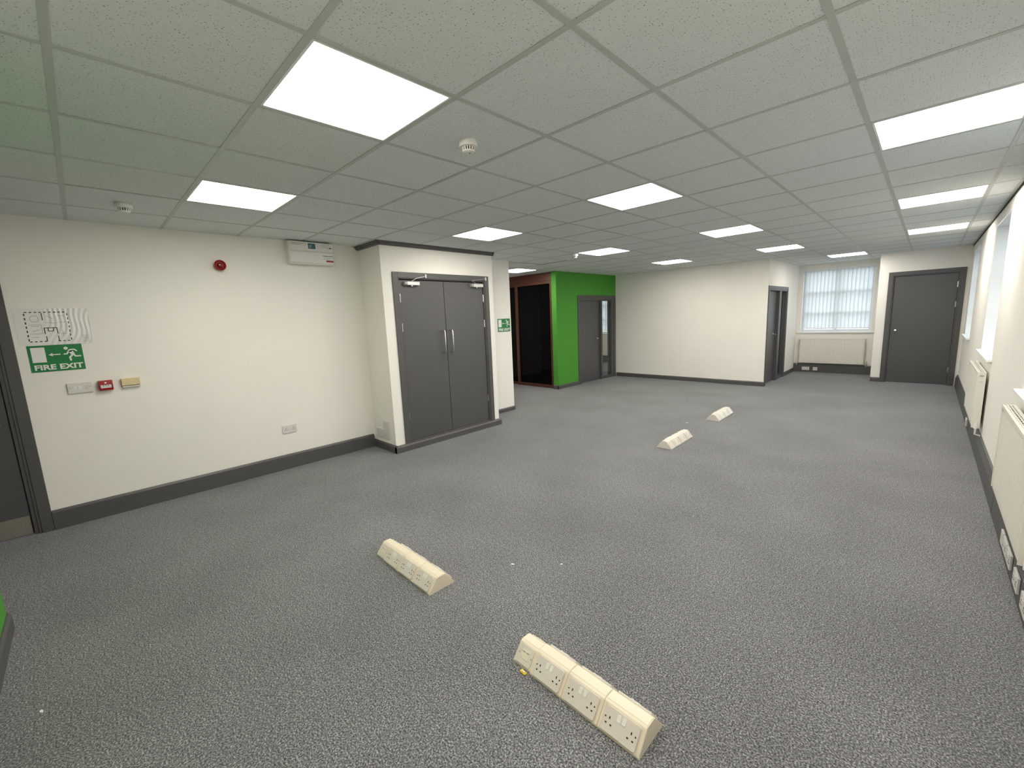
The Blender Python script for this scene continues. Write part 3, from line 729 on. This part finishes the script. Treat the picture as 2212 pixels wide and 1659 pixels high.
for k in range(9):
    u = A+(B-A)*(k+0.1)/9; u2_ = A+(B-A)*(k+0.65)/9
    plan_strip(q, u, D_, u2_, D_, 0.007)
    if not 4 <= k <= 5: plan_strip(q, u, Cc, u2_, Cc, 0.007)
for k in range(7):
    v = Cc+(D_-Cc)*(k+0.15)/7; v2_ = Cc+(D_-Cc)*(k+0.7)/7
    plan_strip(q, A, v, A, v2_, 0.007); plan_strip(q, B, v, B, v2_, 0.007)
for l in ((0.355, 0.47, 0.53, 0.47), (0.36, 0.47, 0.36, 0.30), (0.53, 0.47, 0.53, 0.30), (0.41, 0.47, 0.41, 0.38), (0.48, 0.47, 0.48, 0.38), (0.41, 0.38, 0.48, 0.38), (0.37, 0.24, 0.37, 0.10), (0.53, 0.24, 0.53, 0.10), (0.36, 0.88, 0.36, 0.68)):
    plan_strip(q, *l, 0.0055)
q.build('plan_wall_lines', m_ink, d)
q = MB()
for k in range(24):
    a, b = 2*PI*k/24, 2*PI*(k+1)/24
    plan_strip(q, 0.255+0.055*math.cos(a), 0.72+0.09*math.sin(a), 0.255+0.055*math.cos(b), 0.72+0.09*math.sin(b), 0.003)
for l in ((0.16, 0.56, 0.33, 0.56), (0.16, 0.31, 0.33, 0.31), (0.33, 0.56, 0.33, 0.31), (0.19, 0.52, 0.30, 0.52), (0.20, 0.38, 0.30, 0.42), (0.18, 0.22, 0.28, 0.22), (0.57, 0.80, 0.66, 0.80), (0.57, 0.62, 0.66, 0.62), (0.57, 0.30, 0.66, 0.30), (0.60, 0.40, 0.60, 0.25), (0.42, 0.80, 0.50, 0.72), (0.40, 0.62, 0.52, 0.60)):
    plan_strip(q, *l, 0.0028)
for k in range(5): plan_strip(q, 0.86, 0.06+0.035*k, 0.965-0.02*(k % 2), 0.06+0.035*k, 0.003)
plan_strip(q, 0.855, 0.235, 0.975, 0.235, 0.0015)
q.build('plan_detail_lines', m_greyink, d)

# wall plate beside the call point
def plate(d, w, h, t=0.010, m=m_plate, name='plate'):
    return MB().box(-w/2, w/2, -t, 0, -h/2, h/2).build(name, m, d, 0.003, 2)
d = on_wall('switch_plate', 'wide white switch plate under the fire exit sign', 'switch', '+X', (XL, -1.309, 1.151))
p = plate(d, 0.150, 0.088, 0.014)
q = MB()
for x in (-0.060, 0.060): q.lathe([(0.0035, -0.0148), (0.0035, -0.0138)], (x, 0, 0.003), 'y', 10, False)
q.build('screw', m_brushed, p)
q = MB(); q.box(0.030, 0.050, -0.0155, -0.0138, -0.013, 0.015); q.build('key_switch', m_creamplate, p, 0.001)
q = MB()
for x in (-0.042, -0.012): q.box(x, x+0.022, -0.0155, -0.0138, -0.016, 0.016)
q.build('blank_module', m_white, p, 0.001)
# call point
d = on_wall('alarm_call_point', 'red break-glass fire alarm call point beside the switch plate', 'alarm', '+X', (XL, -1.153, 1.150))
q = MB(); q.prism([(0, -0.043), (-0.040, -0.041), (-0.050, 0.0), (-0.046, 0.043), (0, 0.043)], -0.045, 0.045, 'x'); q.build('case', m_red, d, 0.004, 2)
q = MB(); q.prism([(-0.030, -0.022), (-0.0480, -0.021), (-0.0520, 0.0), (-0.0515, 0.006), (-0.030, 0.006)], -0.034, 0.034, 'x'); lab = q.build('glass_label', m_white, d, 0.001)
q = MB()
q.lathe([(0.004, -0.0530), (0.004, -0.0500)], (0, 0, 0.000), 'y', 12, False)
for s in (-1, 1): q.prism([(s*0.008, 0.0), (s*0.018, 0.005), (s*0.018, -0.005)], -0.0528, -0.0500, 'y')
q.build('arrow_mark', m_ink, lab)
q = MB(); q.lathe([(0.007, -0.0500), (0.007, -0.0460)], (0, 0, 0.024), 'y', 14, False); q.build('flame_mark', m_signwhite, d)
# yellowed door release box
d = on_wall('sounder_box', 'small yellowed plastic box right of the red call point', 'box', '+X', (XL, -0.990, 1.153))
MB().box(-0.062, 0.062, -0.034, 0, -0.022, 0.040).build('lid', m_oldcream, d, 0.003, 2)
MB().box(-0.058, 0.060, -0.030, 0, -0.040, -0.026).build('base', m_creamplate, d, 0.002)
MB().box(-0.056, 0.058, -0.026, 0, -0.026, -0.022).build('seam', m_black, d)
# red sounder
d = on_wall('alarm_sounder', 'round dark red fire alarm sounder high on the left wall', 'alarm', '+X', (XL, -0.193, 2.208))
MB().lathe([(0.044, 0), (0.046, -0.020), (0.050, -0.045), (0.050, -0.058), (0.046, -0.062), (0.040, -0.058), (0.034, -0.046)], (0, 0, 0), 'y', 28).build('base', m_red, d)
MB().lathe([(0.030, -0.045), (0.028, -0.060), (0.020, -0.070), (0.008, -0.073)], (0, 0, 0), 'y', 24).build('lens', m_redlens, d)
# consumer unit
d = on_wall('consumer_unit', 'white electrical consumer unit box tight under the ceiling', 'fuse box', '+X', (XL, 0.440, 2.262))
w, h, dp = 0.478, 0.240, 0.105
MB().box(0, w, -dp+0.012, 0, 0, h).build('body', m_white, d, 0.004, 2)
MB().box(0.004, w-0.002, -dp, -dp+0.0115, 0.142, h-0.003).build('upper_cover', m_white, d, 0.004, 2)
lo = MB().box(0.004, w-0.002, -dp-0.006, -dp+0.0115, 0.012, 0.130).build('lower_door', m_white, d, 0.005, 2)
MB().lathe([(0.022, -dp-0.0075), (0.020, -dp-0.0095)], (0.255, 0, 0.028), 'y', 20, False).build('door_catch', m_white, lo)
Yf = -dp-0.0008; Yl = -dp-0.0068
MB().box(0.205, 0.283, Yf, -dp, 0.165, 0.222).build('sticker', m_teal, d)
MB().box(0.217, 0.240, Yf-0.0005, Yf, 0.178, 0.207).build('sticker_square', m_greyink, d)
MB().box(0.335, 0.462, Yf, -dp, 0.178, 0.232).build('paper_label', m_paper, d)
q = MB()
for k, (a, b) in enumerate(((0.345, 0.44), (0.35, 0.455), (0.345, 0.43), (0.35, 0.45))): q.box(a, b, Yf-0.0004, Yf, 0.222-0.011*k, 0.2245-0.011*k)
q.build('label_print', m_greyink, d)
MB().box(0.432, 0.460, Yf-0.0005, Yf, 0.181, 0.191).build('label_bar', m_ink, d)
q = MB()
for k in range(3): q.box(0.03, 0.18-0.03*k, Yf, -dp, 0.218-0.009*k, 0.221-0.009*k)
q.build('printed_heading', m_greyink, d)
MB().box(0.352, 0.470, Yl, -dp-0.006, 0.022, 0.104).build('rating_label', m_paper, lo)
q = MB(); q.box(0.354, 0.466, Yl-0.0004, Yl, 0.094, 0.100); q.build('rating_rule', m_ink, lo)
q = MB()
for k in range(3): q.box(0.362, 0.46-0.015*k, Yl-0.0004, Yl, 0.080-0.010*k, 0.083-0.010*k)
q.build('rating_print', m_greyink, lo)
MB().box(0.386, 0.468, Yl-0.0005, Yl, 0.030, 0.050).build('warning_bar', m_red, lo)

# sockets and data plates
def double_socket(label, face, pos, w=0.147, h=0.087, group=None, m=m_plate, detail=True):
    d = on_wall('double_socket', label, 'socket', face, pos, group)
    p = plate(d, w, h, 0.012, m)
    if detail:
        q = MB()
        for s in (-1, 1):
            c = s*w*0.27
            q.box(c-0.0025, c+0.0025, -0.0130, -0.0115, 0.002, 0.012)
            for k in (-0.011, 0.011): q.box(c+k-0.004, c+k+0.004, -0.0130, -0.0115, -0.014, -0.009)
        q.build('pin_slots', m_black, p)
        for x in (-0.013, 0.013): MB().box(x-0.008, x+0.008, -0.0150, -0.0115, 0.010, 0.030).build('rocker', m_white, p, 0.001)
    return d
double_socket('white double socket low on the middle of the left wall', '+X', (XL, 0.257, 0.450))
def blank_plate(name, label, cat, face, pos, w, h, group=None, slots=0, m=m_plate):
    d = on_wall(name, label, cat, face, pos, group); p = plate(d, w, h, 0.012, m)
    q = MB()
    if slots:
        for k in range(slots):
            x = (k-(slots-1)/2)*w*0.34; q.box(x-w*0.11, x+w*0.11, -0.0128, -0.0115, -h*0.14, h*0.14)
        q.build('module_slot', m_creamplate, p)
    else:
        for s in (-1, 1): q.lathe([(0.003, -0.0128), (0.003, -0.0115)], (s*w*0.4, 0, 0), 'y', 8, False)
        q.build('screw', m_creamplate, p)
    return d
GS = 'white plates on the side of the cupboard'
blank_plate('wall_plate', 'upper white plate of three on the side of the cupboard block', 'socket', '-Y', (-3.815, YB0, 0.318), 0.150, 0.112, GS, 1)
blank_plate('wall_plate', 'lower left white plate of three on the cupboard side', 'socket', '-Y', (-3.990, YB0, 0.205), 0.152, 0.112, GS)
blank_plate('wall_plate', 'lower right white plate of three on the cupboard side', 'socket', '-Y', (-3.827, YB0, 0.202), 0.152, 0.112, GS, 1)
double_socket('white double socket on the skirting under the alcove radiator', '-Y', (-1.115, YW-0.05, 0.085), 0.15, 0.078)
blank_plate('wall_plate', 'small white data plate on the skirting under the alcove radiator', 'socket', '-Y', (-0.925, YW-0.05, 0.085), 0.088, 0.078, None, 2)
XS = XR-0.031
GR = 'white plates along the window wall skirting'
double_socket('white double socket on the skirting under the far end of the middle radiator', '-X', (XS, 6.28, 0.075), 0.147, 0.087, GR)
blank_plate('wall_plate', 'farthest of the row of white plates on the skirting below the near radiator', 'socket', '-X', (XS, 2.585, 0.100), 0.088, 0.087, GR, 2)
double_socket('second white plate in the row below the near radiator', '-X', (XS, 2.450, 0.102), 0.147, 0.087, GR)
double_socket('third white plate in the row below the near radiator', '-X', (XS, 2.285, 0.104), 0.147, 0.087, GR)
double_socket('white double socket apart from the row, nearer the picture edge', '-X', (XS, 2.010, 0.104), 0.147, 0.087, GR)
double_socket('white double socket on the skirting cut by the right picture edge', '-X', (XS, 1.745, 0.106), 0.147, 0.087, GR)

# ------------------------------------------------------------------ smoke detectors
def detector(label, loc, s=1.0):
    d = thing('smoke_detector', label, 'smoke detector', loc, 0.3, 'round smoke detectors on the ceiling')
    MB().lathe([(0.054*s, 0), (0.056*s, -0.006*s), (0.056*s, -0.030*s), (0.053*s, -0.034*s), (0.042*s, -0.036*s)], (0, 0, 0), 'z', 32).build('base', m_white, d)
    c = MB().lathe([(0.034*s, -0.034*s), (0.030*s, -0.058*s)], (0, 0, 0), 'z', 20).build('dark_core', m_black, d)
    q = MB()
    for k in range(16):
        a = 2*PI*k/16; ca, sa = math.cos(a), math.sin(a)
        r = MB().prism([(0.0425*s, -0.035*s), (0.037*s, -0.059*s), (0.031*s, -0.059*s), (0.034*s, -0.035*s)], -0.003*s, 0.003*s, 'y')
        r.xf(lambda p: Vector((p.x*ca-p.y*sa, p.x*sa+p.y*ca, p.z)))
        q.add(r.v, r.f)
    q.build('cage', m_white, d)
    MB().lathe([(0.039*s, -0.056*s), (0.037*s, -0.061*s), (0.028*s, -0.066*s), (0.010*s, -0.068*s)], (0, 0, 0), 'z', 28).build('cap', m_white, d)
    MB().lathe([(0.005*s, -0.0675*s), (0.005*s, -0.069*s)], (0.006*s, 0.004*s, 0), 'z', 12, False).build('indicator', m_black, d)
    return d
detector('round white smoke detector nearest the viewer beside the largest lit panel', (-0.912, 0.326, H+0.001), 0.87)
detector('flat white smoke detector near the left wall, above the alarm sounder', (-3.33, -0.90, H+0.001), 0.92)
detector('tiny distant smoke detector at the corner of a lit panel', (-3.07, 4.25, H+0.001))

# ------------------------------------------------------------------ power boxes on the floor
def rounded(wd, hg, r, n=4):
    p = []
    for cx, cy, a0 in ((wd/2-r, hg/2-r, 0), (-wd/2+r, hg/2-r, PI/2), (-wd/2+r, -hg/2+r, PI), (wd/2-r, -hg/2+r, 1.5*PI)):
        for k in range(n+1):
            a = a0+PI/2*k/n; p.append((cx+r*math.cos(a), cy+r*math.sin(a)))
    return p
def power_box(label, loc, rz, mods, mc=m_cream, mp=m_creamplate):
    """mods: module kinds along local x; both long sides carry plates"""
    d = thing('floor_socket_box', label, 'socket box', loc, rz, 'cream socket boxes on the carpet')
    LEN = {'double': 0.178, 'data': 0.107, 'blank': 0.095}
    x = 0.0
    for i, k in enumerate(mods):
        L = LEN[k]; s = 0.93 if k == 'data' else 1.0
        bw, tw, hh = 0.090*s, 0.027*s, 0.087*s
        g = 0.0006
        prof = [(-bw, 0), (bw, 0), (bw, 0.010), (tw+0.004, hh-0.004), (tw-0.004, hh), (-tw+0.004, hh), (-tw-0.004, hh-0.004), (-bw, 0.010)]
        body = MB().prism(prof, x+g*(i > 0), x+L-g*(i < len(mods)-1), 'x').build('body_module', mc, d, 0.0015)
        # raised lid strip along the top
        MB().prism([(-tw+0.006, hh-0.001), (tw-0.006, hh-0.001), (tw-0.007, hh+0.0015), (-tw+0.007, hh+0.0015)], x+0.003, x+L-0.003, 'x').build('lid_strip', mc, body)
        for sd in (-1, 1):
            p0 = Vector((0, sd*bw, 0.010)); p1 = Vector((0, sd*(tw+0.004), hh-0.004))
            upv = (p1-p0).normalized(); nn = Vector((0, sd*upv.z, abs(upv.y)))
            mid = p0+(p1-p0)*0.5
            xd = Vector((1, 0, 0))*(-sd)                 # plate's own right-hand direction
            def PL(a, b, c, X=x+L/2): return mid + Vector((X, 0, 0)) + xd*a + upv*b + nn*c
            def put(q, name, m, par, bev=0.0): return q.xf(lambda p: PL(p.x, p.z, -p.y)).build(name, m, par, bev)
            if k == 'double':
                pl = put(MB().prism(rounded(0.146, 0.086, 0.008), -0.0085, 0.0, 'y'), 'socket_plate', mp, body, 0.0012)
                q = MB()
                for c in (-0.046, 0.046):
                    q.box(c-0.0022, c+0.0022, -0.0092, -0.008, 0.002, 0.011)
                    for e in (-0.0105, 0.0105): q.box(c+e-0.0035, c+e+0.0035, -0.0092, -0.008, -0.0165, -0.0115)
                    q.lathe([(0.0030, -0.0092), (0.0030, -0.008)], (c*1.38, 0, 0.004), 'y', 10, False)
                put(q, 'pin_slots', m_black, pl)
                for c in (-0.011, 0.011):
                    put(MB().prism(rounded(0.016, 0.025, 0.004), -0.0108, -0.008, 'y').xf(lambda p: Vector((p.x+c, p.y, p.z+0.022))), 'rocker', m_white, pl, 0.0008)
            elif k == 'data':
                pl = put(MB().prism(rounded(0.084, 0.080, 0.008), -0.004, 0.0, 'y'), 'data_plate', mp, body, 0.0012)
                q = MB(); q.box(-0.022, 0.022, -0.0055, -0.0035, -0.018, 0.022); put(q, 'data_module', m_cream, pl, 0.0008)
                q = MB()
                for c in (-0.011, 0.011): q.box(c-0.006, c+0.006, -0.0062, -0.005, 0.010, 0.014)
                for c in (-0.036, 0.036): q.lathe([(0.0028, -0.0050), (0.0028, -0.0035)], (c, 0, 0.0), 'y', 10, False)
                put(q, 'port_slots', m_greyink if mc is m_white else m_brushed, pl)
            else:
                pl = put(MB().prism(rounded(0.070, 0.066, 0.012), -0.003, 0.0, 'y'), 'blank_plate', mp, body, 0.001)
                put(MB().lathe([(0.020, -0.0042), (0.020, -0.0025)], (0, 0, 0), 'y', 18, False), 'knockout_ring', mc, pl)
        x += L
    for xa, xb in ((-0.002, 0.0), (x, x+0.002)):
        s = 0.93 if (mods[0] == 'data' and xa < 0) or (mods[-1] == 'data' and xa >= 0) else 1.0
        bw, tw, hh = 0.0895*s, 0.0265*s, 0.0865*s
        c = MB().prism([(-bw, 0), (bw, 0), (bw, 0.010), (tw+0.003, hh-0.003), (tw-0.004, hh), (-tw+0.004, hh), (-tw-0.003, hh-0.003), (-bw, 0.010)], xa, xb, 'x').build('end_cap', mc, d, 0.0008)
        MB().box(xb if xa >= 0 else xa-0.0004, xb+0.0004 if xa >= 0 else xa, -0.0012, 0.0, 0.004, hh-0.006).build('seam', m_creamplate, c)
    return d
power_box('cream socket box nearest the viewer with a yellow clip beside it', (-0.348, 0.030, 0), math.radians(-1.4), ['data', 'double', 'double', 'double'])
power_box('cream socket box on the left half of the carpet, second nearest', (-1.685, 0.052, 0), math.radians(-0.6), ['data', 'double', 'double', 'double'])
m_paleb = m_cream
power_box('cream socket box further back on the carpet, third from the viewer', (-1.180, 3.335, 0), PI/2+math.radians(0.4), ['blank', 'double', 'double', 'double'], mat('pale_cream_plastic', (0.68, 0.645, 0.57), 0.4, noise=0.02, nscale=12), m_creamplate)
power_box('white socket box farthest back on the carpet in the window light', (-1.195, 4.945, 0), PI/2+math.radians(0.6), ['blank', 'double', 'double', 'double'], MATS['pale_cream_plastic'], m_white)

# ------------------------------------------------------------------ litter on the carpet
d = thing('plastic_clip', 'small yellow plastic clip on the carpet beside the nearest socket box', 'clip', (-0.272, -0.072, 0), math.radians(-8))
MB().box(-0.017, 0.017, -0.008, 0.008, 0, 0.007).build('body', m_yellow, d, 0.002)
MB().box(-0.010, 0.012, -0.004, 0.004, 0.007, 0.010).build('tab', m_oldcream, d, 0.001)
GP = 'white specks of litter on the carpet'
for lab, x, y, s, r in (('white paper scrap left of centre beyond the second socket box', -0.896, 0.503, 0.012, 0.4), ('white paper scrap right of another speck in mid carpet', -0.658, 0.707, 0.010, 1.1),
                        ('thin white thread on the carpet at the lower left', -1.675, -1.593, 0.011, 0.2), ('white speck on the carpet left of the farthest socket box', -1.43, 4.62, 0.02, 0.7)):
    q = MB(); q.prism([(-s, -s*0.35), (s*0.3, -s*0.5), (s, s*0.1), (s*0.2, s*0.45), (-s*0.8, s*0.3)], 0.0, 0.003, 'z')
    o = q.build('paper_scrap', m_paper); o.location = (x, y, 0.0); o.rotation_euler = (0, 0, r); tag(o, lab, 'litter', GP)
